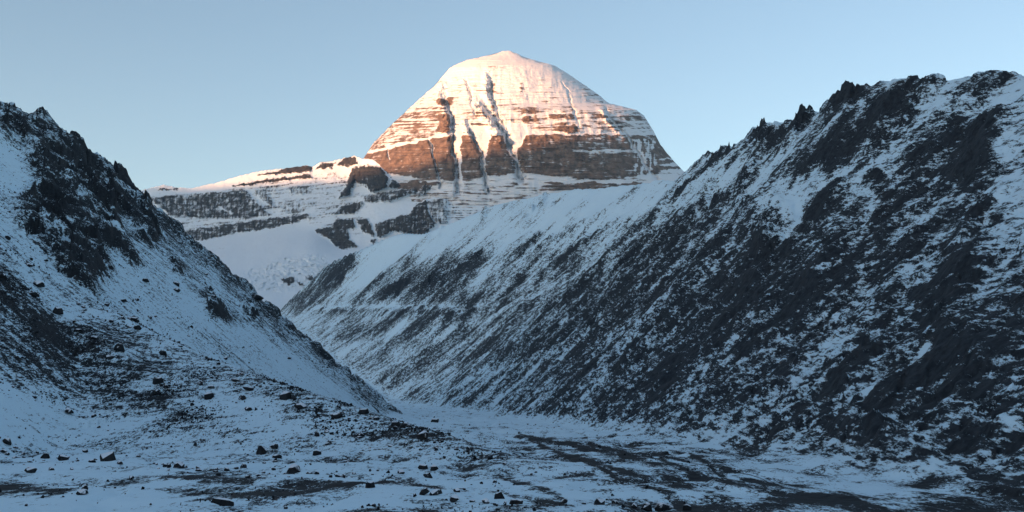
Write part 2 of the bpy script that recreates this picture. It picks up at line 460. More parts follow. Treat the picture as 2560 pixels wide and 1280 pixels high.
def c2(pts):                                 # points read from an enlarged view of the left slope
    return [(x / 2.134, 240 + y / 2.134) for x, y in pts]
crag_polys_L = [
    c2([(225, 118), (150, 280), (145, 430), (165, 470), (100, 600), (90, 690), (200, 790), (310, 920), (360, 990), (480, 1035), (520, 990), (590, 950), (560, 860), (530, 770), (650, 850), (700, 920),
        (750, 900), (700, 800), (620, 650), (680, 640), (730, 750), (780, 800), (870, 760), (830, 660), (780, 560), (715, 500), (685, 450), (555, 360), (470, 320), (430, 260), (350, 215), (300, 200)]),
    c2([(2, 50), (60, 80), (180, 170), (160, 260), (100, 260), (60, 200), (0, 230)]),
    c2([(1085, 1065), (1120, 1060), (1200, 1160), (1205, 1215), (1150, 1195), (1095, 1130)]),
    c2([(1260, 1085), (1300, 1100), (1370, 1160), (1375, 1220), (1300, 1160)]),
    c2([(900, 860), (960, 900), (985, 950), (930, 940)]),
]
crag = np.zeros(X.shape)
mm = is_l | (wl > 0)
for p in crag_polys_L:
    crag[mm] = np.maximum(crag[mm], region(p, mm, 0.5, 5.0))
def blob(cx, cy, rx, ry, rot=0, n=9):
    return [(cx + rx * math.cos(a) * math.cos(rot) - ry * math.sin(a) * math.sin(rot), cy + rx * math.cos(a) * math.sin(rot) + ry * math.sin(a) * math.cos(rot)) for a in np.linspace(0, 2 * math.pi, n)[:-1]]
crag_polys_R = [blob(1912, 348, 38, 18, -0.3), blob(1800, 402, 36, 10, -0.3), blob(2120, 282, 45, 16, -0.4), blob(2275, 232, 85, 16, -0.15), blob(2235, 300, 75, 32, 0.2), blob(2070, 422, 22, 28), blob(1928, 628, 36, 62, 0.3),
                blob(1870, 470, 25, 12, -0.8), blob(2010, 330, 22, 20), blob(1990, 368, 16, 26, .4), blob(2140, 420, 30, 20), blob(2190, 520, 22, 30, .5),
                blob(1860, 540, 40, 12, -.8), blob(1700, 505, 30, 6, -.8), blob(2440, 420, 26, 90, .3), blob(2470, 600, 22, 60, -.3), blob(2530, 690, 40, 16, .6),
                blob(990, 725, 45, 16, -.6), blob(1090, 712, 60, 22, -.5), blob(1170, 672, 50, 12, -.7), blob(1330, 620, 40, 10, -.9), blob(850, 700, 26, 9, -.8), blob(1400, 505, 26, 5, -.6), blob(1560, 680, 40, 14, -.8),
                blob(1690, 700, 50, 20, -.8)]
cragR = np.zeros(X.shape)
mmr = wr > 0
for p in crag_polys_R:
    cragR[mmr] = np.maximum(cragR[mmr], region(p, mmr, 0.8, 5.0))
# snow-filled runnels and patches on the right-hand slope
runs = [([(1832, 828), (1785, 905), (1722, 985), (1745, 1030), (1768, 1075)], 7), ([(2062, 898), (1995, 950), (1930, 1020), (1900, 1110)], 13), ([(1535, 895), (1480, 962)], 8), ([(1630, 770), (1545, 850)], 7),
        ([(2015, 480), (1995, 560), (1985, 640)], 12), ([(2200, 560), (2130, 660)], 10), ([(1390, 800), (1280, 868)], 8), ([(1195, 845), (1105, 905)], 7), ([(960, 830), (920, 862)], 8), ([(1620, 590), (1560, 640)], 10),
        ([(1700, 590), (1640, 650)], 9), ([(1800, 480), (1700, 560)], 12), ([(2110, 330), (2010, 430)], 16), ([(1310, 830), (1180, 960)], 5), ([(1470, 760), (1330, 880)], 5), ([(1560, 850), (1420, 980)], 5),
        ([(2330, 870), (2260, 920)], 8), ([(2200, 960), (2120, 1020)], 8), ([(2510, 1150), (2450, 1180)], 16)]
runm = np.zeros(X.shape)
for pts, w in runs:
    h = hit(pts); wm = w * float(np.mean(h[:, 1])) / F
    # foreshortening across the slope: a runnel's real width runs along the valley
    d, t, s = line_d((X + 0.5 * WXn)[mmr] , (Y + 0.6 * WYn)[mmr] * 0.4, np.stack([h[:, 0], h[:, 1] * 0.4], 1))
    runm[mmr] = np.maximum(runm[mmr], (1 - sstep(0.2, 2.2, d / (wm * 0.9))) * sstep(0, .12, t) * sstep(1.0, .9, t))
# ribs of bare rock and snow-filled runnels on the right-hand slope, traced along the fall line: (line, width, strength)
RIB = [([(2180, 1080), (2250, 1160), (2330, 1195)], 34, 1.0), ([(2192, 225), (2122, 314), (2075, 384), (2028, 431)], 14, .8), ([(2239, 267), (2206, 323), (2192, 403), (2173, 478), (2108, 492), (2005, 595), (1962, 665)], 13, .8),
       ([(2473, 351), (2403, 384), (2309, 450), (2239, 539), (2169, 619), (2098, 656), (2028, 750)], 16, .7), ([(2000, 323), (1967, 403)], 9, .7), ([(1887, 445), (1836, 520), (1761, 539)], 8, .8),
       ([(1925, 534), (1895, 590), (1906, 656), (1860, 720)], 26, .9), ([(2487, 361), (2468, 431), (2496, 501), (2431, 572), (2417, 647), (2403, 750), (2390, 900)], 18, .8), ([(2330, 230), (2260, 330), (2180, 420)], 9, .5),
       ([(1258, 510), (1206, 557)], 4, .7), ([(1150, 543), (1098, 595), (1050, 625)], 4, .6), ([(1328, 538), (1295, 581)], 4, .7), ([(1666, 482), (1591, 534), (1520, 585), (1431, 646), (1356, 703)], 4, .55),
       ([(1586, 482), (1511, 553), (1403, 609), (1323, 646)], 4, .55), ([(1066, 609), (1000, 660), (948, 698), (897, 749)], 6, .6), ([(1715, 505), (1591, 595), (1497, 702), (1420, 770)], 9, .6),
       ([(1740, 560), (1614, 665), (1567, 702), (1520, 768)], 12, .6), ([(1400, 482), (1355, 525)], 5, .7), ([(880, 660), (800, 730)], 5, .6), ([(1240, 640), (1160, 700), (1100, 745)], 9, .5),
       ([(1800, 410), (1740, 470), (1680, 530)], 5, .5), ([(1960, 345), (1880, 430), (1800, 500)], 6, .5), ([(2060, 560), (1960, 740), (1880, 860)], 14, .4), ([(2300, 620), (2200, 800), (2110, 960)], 14, .4),
       ([(1800, 640), (1690, 780), (1560, 920)], 12, .4), ([(1640, 800), (1500, 930), (1380, 1040)], 10, .4), ([(1400, 760), (1260, 880), (1130, 985)], 7, .4), ([(1180, 795), (1060, 880), (960, 960)], 6, .4),
       ([(800, 775), (962, 780), (1047, 786), (1169, 797)], 5, .4)]
RUN = [([(2136, 305), (2094, 337), (2028, 412), (1990, 450), (1900, 550)], 12, .6), ([(2040, 450), (2090, 475), (2110, 455), (2168, 403)], 12, .5), ([(2253, 403), (2169, 478)], 10, .5), ([(2159, 497), (2197, 562), (2150, 642)], 14, .6),
       ([(2005, 455), (1986, 506), (2000, 572), (1972, 623)], 8, .8), ([(2468, 586), (2497, 656)], 10, .6), ([(2525, 380), (2520, 470), (2553, 560)], 22, .5), ([(1009, 815), (925, 885)], 6, .6), ([(1352, 806), (1258, 881)], 7, .6),
       ([(1459, 787), (1403, 824)], 6, .6), ([(1520, 890), (1492, 928)], 6, .7), ([(1497, 815), (1394, 909)], 4, .6), ([(790, 764), (962, 768), (1047, 771), (1169, 784)], 3, .6), ([(1690, 640), (1600, 740)], 7, .5),
       ([(1880, 420), (1780, 530), (1700, 610)], 9, .4), ([(2330, 520), (2230, 640)], 8, .4), ([(2270, 760), (2180, 880)], 6, .4), ([(1130, 830), (1010, 930)], 4, .5), ([(1240, 830), (1110, 940)], 4, .5), ([(1310, 900), (1200, 990)], 4, .5),
       ([(1080, 860), (970, 950)], 4, .5), ([(1600, 780), (1470, 900)], 4, .5)]
ribm = np.zeros(X.shape); snm = np.zeros(X.shape)
bw = sstep(-.45, .25, fbm(X / 16.0, Y / 30.0, 541, 5, .65))
for lst, acc in ((RIB, ribm), (RUN, snm)):
    for pts, w, k in lst:
        h = hit(pts); ym = float(np.mean(h[:, 1])); wm = w * ym / F
        near_ = mmr & (Y > h[:, 1].min() * .75) & (Y < h[:, 1].max() * 1.3)
        d, t, s_ = line_d((X + 0.45 * WXn)[near_], (Y + 0.45 * WYn)[near_] * 0.17, np.stack([h[:, 0], h[:, 1] * 0.17], 1))
        acc[near_] = np.maximum(acc[near_], k * np.exp(-(d / (wm * 1.1)) ** 2) * (0.35 + 0.8 * bw[near_]))
# dry channels winding over the floor towards the lower right
chan = np.zeros(X.shape); mfl = (wr < 1) & (wl < 1)
for pts, w in [([(1480, 1110), (1600, 1130), (1720, 1180), (1900, 1225), (2150, 1255)], 7), ([(1400, 1130), (1500, 1165), (1650, 1205), (1800, 1240)], 6), ([(1700, 1130), (1800, 1170), (1950, 1205), (2150, 1235)], 5),
               ([(1265, 1195), (1320, 1209), (1409, 1244)], 5), ([(1550, 1120), (1700, 1150), (1850, 1195), (2000, 1225)], 5), ([(1350, 1115), (1450, 1150), (1560, 1200), (1700, 1245)], 5), ([(1300, 1090), (1420, 1110), (1550, 1140), (1640, 1165)], 6), ([(950, 1190), (1100, 1215), (1250, 1230), (1400, 1262)], 4), ([(0, 1210), (90, 1228), (150, 1240)], 6),
               ([(440, 1188), (520, 1200), (640, 1205)], 7), ([(500, 1250), (600, 1236), (700, 1232), (820, 1215)], 7), ([(820, 1212), (900, 1208), (1010, 1200)], 5)]:
    h = hit(pts); ym = float(np.mean(h[:, 1])); ax_, ay_ = F / ym, F * 15 / ym ** 2
    d, t, s_ = line_d((X + .3 * WXn)[mfl] * ax_, (Y + .3 * WYn)[mfl] * ay_, np.stack([h[:, 0] * ax_, h[:, 1] * ay_], 1))
    chan[mfl] = np.maximum(chan[mfl], np.exp(-(d / (w * 1.5)) ** 2) * (0.4 + 0.8 * bw[mfl]))
print('regions', time.time() - T0)

# ---- relief
Dz = np.zeros(X.shape)
sc = np.clip(Y / 600.0, 0.35, 3.0)
# right slope: spurs and gullies down the fall line, coarser higher up
vv = np.clip(VV, 0, 1.15)
gul = ridged((X + 20 * fbm(X / 90, Y / 90, 41, 3)) / 240.0, (Y + 0.25 * X) / 120.0, 11, 2) * 0.75 + ridged(X / 110.0, Y / 42.0, 12, 3) * 0.34 + ridged(X / 36.0, Y / 17.0, 13, 3) * 0.13
env = sstep(0.02, 0.5, vv) * (1 - 0.6 * sstep(0.85, 1.0, vv))
rel = gul * 13.0 * env * np.clip(sc, .5, 1.4) ** 0.6 * sstep(3000, 2000, Y)
rough_r = sstep(0.15, 0.9, rR)
b1 = blocks((X + 4 * WXn * .2) / 13.0, (Y + WYn) / 17.0, 70); b2 = blocks(X / 4.5, Y / 6.0, 80)
rel = rel + rough_r * (fbm(X / 16.0, Y / 18.0, 15, 5, 0.6) * 3.6 + blocks(X / 7.0, Y / 8.0, 75) * 1.6)
crestw = np.exp(-((VV - 0.985) / 0.07) ** 2) * sstep(1700, 1300, Y) * sstep(-0.45, 0.2, fbm(Y / 30.0, X * 0 + 3.3, 77, 3))
rel = rel + (cragR * 0.9 + 1.0 * crestw) * (b1 * 6.0 + b2 * 3.0 + 1.0) * np.clip(Y / 900.0, 0.6, 1.6)
rel = rel - runm * 1.0 + ribm * 7.0 * np.clip(sc, .5, 1.6) - snm * 3.5 * np.clip(sc, .5, 1.6)
Dz += wr * rel
# left slope
lb1 = blocks((X + .3 * WXn) / 17.0, (Y + .3 * WYn) / 30.0, 170, 0.8); lb2 = blocks(X / 6.0, Y / 11.0, 180, 0.8)
lb3 = blocks(X / 2.6, Y / 6.0, 185, 0.8)
rel = crag * (lb1 * 8.0 + lb2 * 3.2 + lb3 * 1.1 + ridged(X / 10.0, Y / 16.0, 22, 4) * 2.0 + 4.0)
edge_l = np.exp(-((Y - 890) / 45.0) ** 2)
rel = rel + (1 - crag) * edge_l * (blocks(X / 7.0, Y / 14.0, 190) * 4.0 + blocks(X / 3.0, Y / 9.0, 191) * 2.0)
rel = rel + (1 - crag) * (fbm(X / 28.0, Y / 40.0, 25, 5, 0.5) * 2.0 * sc + sstep(.3, .8, rL) * ridged(X / 5.0, Y / 6.0, 26, 3) * 0.8)
Dz += wl * rel
# floor: drifts, low bars of gravel
fl = (1 - wl) * (1 - wr)
chn = 1 - np.abs(fbm((X + 12 * fbm(X / 40, Y / 60, 37, 3)) / 38.0, Y / 110.0, 38, 3)) * 5      # braided dry channels
rel = fbm(X / 26.0, Y / 40.0, 35, 4) * 1.3 * np.clip(Y / 250, .5, 3) + ridged(X / 8.0, Y / 13.0, 36, 4) * 0.26 * np.clip(Y / 250, .5, 2.5) - 0.8 * sstep(0.2, 1, chn)
Dz += fl * rel
Zf = Z + Dz

# slope of the broken surface against the base: ledges hold snow, faces shed it
def grads(Zq):
    zx = np.gradient(Zq, axis=1) / np.gradient(X, axis=1)
    dY = np.gradient(ys)[:, None]
    zr_ = np.gradient(Zq, axis=0)
    zy = (zr_ - zx * np.gradient(X, axis=0)) / dY
    return zx, zy
zx, zy = grads(Zf)
stp = np.hypot(zx, zy)
mid = fbm(X / 55.0, Y / 120.0, 501, 6, 0.68); mid2 = ridged((X + 25 * mid) / 150.0, Y / 70.0, 502, 5, .62)
band_m = sstep(0.03, 0.2, rR) * sstep(1.05, .8, rR)
rR2 = np.where(rR > .5, .5 + (rR - .5) * 0.62, rR) - 0.09 - 0.5 * np.clip(.25 - rR, 0, 1) - 0.20 * sstep(1300, 1800, Y) * sstep(.45, .2, rR)
kr = wr * (rR2 + band_m * (0.80 * mid + 0.42 * (mid2 - .1) - 0.05 - 0.14 * sstep(.35, .75, vv) * sstep(1500, 1000, Y)) + np.clip(cragR, 0, 1) * (0.80 - rR) * 0.8 - runm * 0.3 * sstep(-.2, .3, mid) + 0.55 * ribm * np.clip(1.05 - rR, .2, 1) - 0.62 * snm + np.clip((stp - 0.95) * 0.26, -0.24, 0.32) - 0.16 * np.clip(-gul * 2.5, 0, 1) * env + 0.12 * np.clip(gul * 2.0, 0, 1) * env * band_m + 0.38 * crestw * wr)
kl = wl * ((rL + sstep(.12, .35, rL) * 0.40 * fbm(X / 20.0, Y / 34.0, 521, 6, .66)) * (1 - crag) + crag * (0.70 + np.clip((stp - 1.0) * 0.30, -0.42, 0.45) + 0.65 * fbm(X / 22.0, Y / 50.0, 530, 4)) + (1 - crag) * np.clip((stp - 0.75) * 0.15, -0.1, 0.2))
kf = fl * (rF * 0.90 + 0.08 * sstep(.3, .9, chn) * sstep(.1, .3, rF) + 0.42 * chan + 0.50 * fbm(X / 18.0, Y / 22.0, 520, 6, .68))
tot = wr + wl + fl
rock = (kr + kl + kf) / np.maximum(tot, 1e-6)

V = np.stack([X, Y, Zf], -1).reshape(-1, 3)
Q = grid_quads(NR, NC)
cls = np.where(is_r, 2, np.where(is_l, 1, 0)).ravel()[Q[:, 0]]
at_d = {'rock': rock.ravel()}
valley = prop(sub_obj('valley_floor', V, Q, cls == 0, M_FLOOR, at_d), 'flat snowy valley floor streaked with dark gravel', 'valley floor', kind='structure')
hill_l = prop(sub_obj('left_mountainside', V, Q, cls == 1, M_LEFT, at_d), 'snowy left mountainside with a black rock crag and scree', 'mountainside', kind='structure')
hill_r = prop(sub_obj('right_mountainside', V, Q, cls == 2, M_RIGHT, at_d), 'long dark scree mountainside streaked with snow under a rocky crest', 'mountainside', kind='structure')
print('valley', time.time() - T0)

# the same valley carried on behind and beside the camera, coarser
gx = np.linspace(-1200, 1200, 121); gy = np.linspace(-900, 46, 60)
A, B = np.meshgrid(gx, gy)
Zb = base(A, np.maximum(B, 40.0)); Zb = np.where(np.abs(A) < 40, np.minimum(Zb, -1.75 - 0.11 * np.clip(B, 0, 46)), Zb) - 0.3
Zb = Zb + (np.abs(A) > 70) * fbm(A / 120, B / 120, 91, 4) * 14
back = mesh_obj('valley_mouth', np.stack([A, B, Zb], -1).reshape(-1, 3), grid_quads(60, 121), M_FAR, {'rock': np.clip(0.3 + 0.4 * fbm(A / 200, B / 200, 92, 3), 0, 1).ravel()})
prop(back, 'snowy lower valley behind the viewpoint', 'valley', kind='structure')
gx = np.linspace(-22000, 22000, 45)
A, B = np.meshgrid(gx, gx)
gnd = mesh_obj('ground', np.stack([A, B, 0 * A - 60], -1).reshape(-1, 3), grid_quads(45, 45), M_FAR, {'rock': 0 * A.ravel() + .3})
prop(gnd, 'snow-covered plateau beneath the mountains', 'ground', kind='structure')

# ------------------------------------------------------------------ the great peak
LE = [(127, 1271), (129, 1256), (140, 1215), (150, 1167), (168, 1126), (215, 1086), (255, 1041), (305, 986), (355, 936), (390, 913), (420, 896), (460, 870), (540, 820)]
RE = [(127, 1275), (143, 1311), (155, 1350), (163, 1385), (185, 1420), (212, 1460), (238, 1498), (258, 1520), (267, 1560), (275, 1590), (290, 1611), (330, 1635), (365, 1653), (400, 1682), (440, 1720), (480, 1762), (540, 1820)]
def ip(tab, q): return np.interp(q, [a for a, b in tab], [b for a, b in tab])
def peak_depth(px, py):
    l = ip(LE, py); r = ip(RE, py); c = (l + r) / 2; w = (r - l) / 2
    t = np.clip((px - c) / w, -1, 1)
    return 5000 - 0.78 * 1.82 * w * (1 - np.abs(t) ** 2.4) ** (1 / 1.9)
NP, NQ = 440, 660
qq = np.linspace(0, 1, NP) ** 1.25
PY = (127 + (540 - 127) * qq)[:, None]
th = np.linspace(-1, 1, NQ)
tt = np.sin(th * math.pi / 2 * 0.985) / math.sin(math.pi / 2 * 0.985)
l = ip(LE, PY); r = ip(RE, PY)
PXg = (l + r) / 2 + (r - l) / 2 * tt[None, :]
PYg = PY + 0 * PXg
Yd = peak_depth(PXg, PYg)
wx = fbm(PXg / 40, PYg / 40, 201, 5, .6) * 13; wy = fbm(PXg / 34, PYg / 18, 202, 5, .65) * 9
U, W = PXg + wx, PYg + wy
# bare rock: strata density by height on the face
def band(y, a, b, s): return sstep(a - s, a + s, y) * (1 - sstep(b - s, b + s, y))
strata = fbm(PXg / 90, (PYg + 0.04 * (PXg - 1280)) / 5.0, 210, 3)
sl = np.where(PXg < 1130, (1130 - PXg) * 0.22, 0)     # beds dip on the left flank
hs = W - sl
Rp = np.zeros(PXg.shape)
Rp += 0.05
Rp += 0.16 * band(hs, 195, 260, 20) + 0.30 * band(hs, 262, 333, 12)
Rp += 0.75 * band(hs, 336, 452, 4)
Rp += (PXg < 1125) * 0.18 * band(hs, 240, 336, 14)
Rp += 0.34 * fbm(PXg / 60, (PYg + 0.04 * (PXg - 1280)) / 2.6, 211, 4) * band(hs, 150, 450, 15)
Rp += 0.50 * strata * band(hs, 180, 336, 15) * (0.5 + 1.2 * sstep(-.2, .4, fbm(PXg / 70, PYg / 30, 215, 3)))
for (a, b, c, d, k) in [(1375, 1436, 285, 297, .5), (1300, 1345, 272, 285, .35), (1305, 1350, 292, 305, .4), (1400, 1440, 312, 330, .4), (1555, 1600, 287, 298, .5), (1495, 1525, 285, 293, .4), (1215, 1262, 168, 178, .35),
                        (1175, 1205, 308, 330, .5), (1390, 1450, 318, 334, .35), (1500, 1560, 300, 330, .2), (1095, 1132, 245, 262, .6), (1095, 1130, 285, 330, .55), (1080, 1100, 198, 208, .3), (1228, 1236, 200, 270, .35), (1300, 1308, 205, 235, .4)]:
    Rp += k * band(U, a, b, 6) * band(W, c, d, 3)
# right third: thin snow dust along a ledge; lower bands
Rp -= 0.5 * band(hs, 331, 337, 1.5)
Rp -= 0.30 * band(U, 1440, 1600, 25) * band(W, 338, 382, 5) * sstep(-.25, .35, fbm(PXg / 30, PYg / 12, 219, 4))
Rp -= 0.45 * band(W, 374, 381, 2.5) * band(U, 1440, 1580, 15)
Rp -= 0.55 * band(U, 1585, 1640, 8) * band(W, 345, 440, 6) * sstep(-.3, .3, fbm(PXg / 9, PYg / 30, 220, 3))
Rp -= 0.75 * sstep(437, 446, W - 8 * np.sin((PXg - 1400) / 60.0)) * band(W, 430, 456, 2)
Rp += 0.50 * band(W, 455, 474, 3) * sstep(1330, 1400, U) + 0.55 * band(W, 446, 540, 4) * (0.5 + 1.6 * fbm(PXg / 60, PYg / 4.5, 217, 4)) 
Rp += 0.30 * fbm(PXg / 14, PYg / 40, 218, 4) * sstep(.3, .6, Rp)
Rp -= 0.6 * sstep(1640, 1660, U) * band(W, 395, 540, 5) * sstep(-.1, .2, np.sin(W / 2.6))
# arches of snow between the buttresses of the great band
for (cx0, y0, w0, y1) in [(1140, 325, 17, 425), (1203, 325, 26, 402), (1283, 320, 34, 402)]:
    d = np.abs(U - (cx0 + 0.12 * (W - 335))) - np.clip(w0 * (1 - (W - y0) / (y1 - y0)), 3, w0)
    Rp -= 0.85 * (1 - sstep(-3, 3, d)) * band(W, y0 - 10, 460, 6)
GUL = [([(1107, 200), (1112, 240), (1123, 267), (1130, 342), (1137, 399), (1147, 483)], 6, 55), ([(1160, 190), (1180, 253), (1190, 285)], 3, 22), ([(1168, 305), (1185, 345), (1201, 385), (1212, 436), (1220, 480)], 4.5, 45),
       ([(1195, 230), (1208, 267), (1243, 310), (1269, 357), (1290, 399), (1304, 446)], 9, 60), ([(1224, 175), (1231, 235), (1245, 286), (1271, 324)], 4, 30), ([(1508, 240), (1522, 291), (1569, 342), (1606, 403), (1648, 455)], 4, 28),
       ([(1400, 190), (1430, 260), (1450, 320)], 2.2, 8), ([(1075, 335), (1082, 380), (1090, 410), (1100, 470)], 3, 30), ([(970, 370), (975, 400)], 2.5, 16)]
out = np.zeros(PXg.shape)
for pts, w, dep in GUL:
    d, t, s = line_d(U, W * 1.0, pts)
    g = np.exp(-(d / (w * 1.05)) ** 2) * sstep(0, .25, t) * (0.6 + 0.8 * sstep(-.4, .4, fbm(PXg / 9, PYg / 22, 250, 3)))
    out -= 1.15 * dep * g
    Rp -= 0.75 * np.exp(-(d / (0.62 * w)) ** 2) * sstep(0, .1, t)
# ribs left of the gullies stand proud: their right-hand walls fall into shade
for pts, w, hgt in [([(1100, 205), (1106, 250), (1116, 300), (1122, 335)], 12, 75), ([(1160, 305), (1175, 340)], 8, 45), ([(1196, 262), (1228, 305), (1252, 350)], 12, 70), ([(1214, 190), (1220, 240), (1230, 285)], 7, 35), ([(1500, 245), (1515, 300), (1560, 345)], 8, 30)]:
    d, t, s = line_d(U, W, pts)
    out += 0.6 * hgt * np.exp(-(d / w) ** 2) * (0.6 + 0.8 * sstep(-.4, .4, fbm(PXg / 12, PYg / 9, 251, 3)))
Rc = np.clip(Rp, 0, 1)
flut = ridged(PXg / 26.0 - (PYg - 127) * 0.004 * np.sign(PXg - 1275), PYg / 160.0, 230, 4)
out += 5 * flut * sstep(127, 200, PYg) + Rc * 14 + 10 * fbm(PXg / 120, PYg / 4.5, 231, 4) * (0.3 + Rc) + 6 * fbm(PXg / 12, PYg / 12, 232, 4) * (0.4 + Rc)
out += 14 * fbm(PXg / 70, PYg / 70, 233, 3)
Yd = Yd - out * (0.25 + 0.75 * np.sqrt(np.clip(1 - tt[None, :] ** 2, 0, 1)))
sil = np.abs(tt[None, :]) ** 10 * fbm(PXg / 20, PYg / 14, 240, 3) * 3
xx, yy, zz = at(PXg, PYg + sil, Yd)
Vp = np.stack([xx, yy, zz], -1).reshape(-1, 3)
Qp = grid_quads(NP, NQ)
# the far side, plain
bt = np.linspace(1, -1, 60)
bt = np.sin(bt * math.pi / 2 * 0.985) / math.sin(math.pi / 2 * 0.985)
rows = np.arange(0, NP, 8); rows = np.append(rows, NP - 1)
PXb = ((l + r) / 2 + (r - l) / 2 * bt[None, :])[rows]
Yb = 5000 + (5000 - peak_depth(PXb, PYg[rows][:, :1] + 0 * PXb)) * 1.0
bx, by, bz = at(PXb, PYg[rows][:, :1] + 0 * PXb, 5000.0); by = Yb
Vb = np.stack([bx, by, bz], -1).reshape(-1, 3)
Qb = grid_quads(len(rows), 60) + len(Vp)
peak = mesh_obj('mountain_peak', np.concatenate([Vp, Vb]), np.concatenate([Qp, Qb]), M_PEAK, {'rock': np.concatenate([Rp.ravel(), np.full(len(Vb), .3)])})
prop(peak, 'domed snow peak banded with brown rock, its top in sunlight', 'mountain', kind='structure')
print('peak', time.time() - T0)

# ------------------------------------------------------------------ the cirque: far ridge wall, lower cliffs, glacier
K0 = [(280, 505, 5150), (340, 481, 5150), (370, 471, 5150), (410, 462, 5150), (440, 468, 5150), (480, 471, 5150), (545, 456, 5130), (600, 439, 5110), (660, 426, 5100), (720, 420, 5090), (768, 413, 5080), (782, 417, 5080),
      (802, 406, 5070), (830, 403, 5060), (868, 393, 5040), (886, 389, 5030), (905, 396, 4900), (930, 398, 4760), (960, 418, 4660), (1000, 440, 4590), (1060, 448, 4530), (1100, 447, 4500), (1200, 462, 4470), (1330, 475, 4450)]
K1 = [(280, 632, 4900), (400, 608, 4880), (500, 604, 4850), (600, 590, 4800), (700, 572, 4720), (780, 576, 4560), (850, 617, 4330), (930, 610, 4260), (1000, 588, 4250), (1060, 592, 4220), (1120, 578, 4200), (1330, 560, 4150)]
K2 = [(280, 690, 4300), (500, 668, 4300), (600, 655, 4250), (700, 634, 4200), (780, 625, 4150), (850, 650, 4050), (1000, 660, 4000), (1330, 650, 3950)]
K3 = [(280, 780, 3850), (500, 740, 3850), (600, 725, 3850), (700, 722, 3820), (780, 712, 3800), (850, 715, 3780), (1330, 740, 3700)]
K4 = [(280, 900, 3380), (700, 812, 3380), (1330, 812, 3380)]
NU, NV = 620, 420
pu = np.linspace(285, 1325, NU)[None, :]
lv = [0, 0.52, 0.70, 0.88, 1.0]
pv = np.linspace(0, 1, NV)[:, None]
KP = [np.interp(pu[0], [k[0] for k in K], [k[1] for k in K]) for K in (K0, K1, K2, K3, K4)]
KY = [np.interp(pu[0], [k[0] for k in K], [k[2] for k in K]) for K in (K0, K1, K2, K3, K4)]
g_py = np.zeros((NV, NU)); g_Y = np.zeros((NV, NU))
for j in range(NV):
    s = pv[j, 0]; i = min(int(np.searchsorted(lv, s, 'right') - 1), 3)
    f = (s - lv[i]) / (lv[i + 1] - lv[i])
    g_py[j] = KP[i] * (1 - f) + KP[i + 1] * f
    g_Y[j] = KY[i] * (1 - f) + KY[i + 1] * f
def blur(a, s, ax):
    k = np.exp(-0.5 * (np.arange(-3 * s, 3 * s + 1) / s) ** 2); k /= k.sum()
    pad = [(0, 0), (0, 0)]; pad[ax] = (3 * s, 3 * s)
    b = np.pad(a, pad, mode='reflect', reflect_type='odd')
    return np.apply_along_axis(lambda v: np.convolve(v, k, 'valid'), ax, b)
g_Y = blur(blur(g_Y, 14, 0), 12, 1)
g_pys = blur(blur(g_py, 10, 0), 8, 1); g_py = g_py + (g_pys - g_py) * sstep(0.0, 0.12, pv)
g_px = pu + 0 * g_py
ww = fbm(g_px / 30, g_py / 30, 301, 4); 
U = g_px + 8 * ww + 4 * fbm(g_px / 7, g_py / 7, 303, 3); W = g_py + 6 * fbm(g_px / 26, g_py / 18, 302, 5, .6) + 3 * fbm(g_px / 6, g_py / 6, 304, 3)
def c8(pts): return [(330 + x / 3.2, 360 + y / 3.2) for x, y in pts]
Rw = np.full(g_px.shape, 0.04)
bul = np.zeros(g_px.shape)
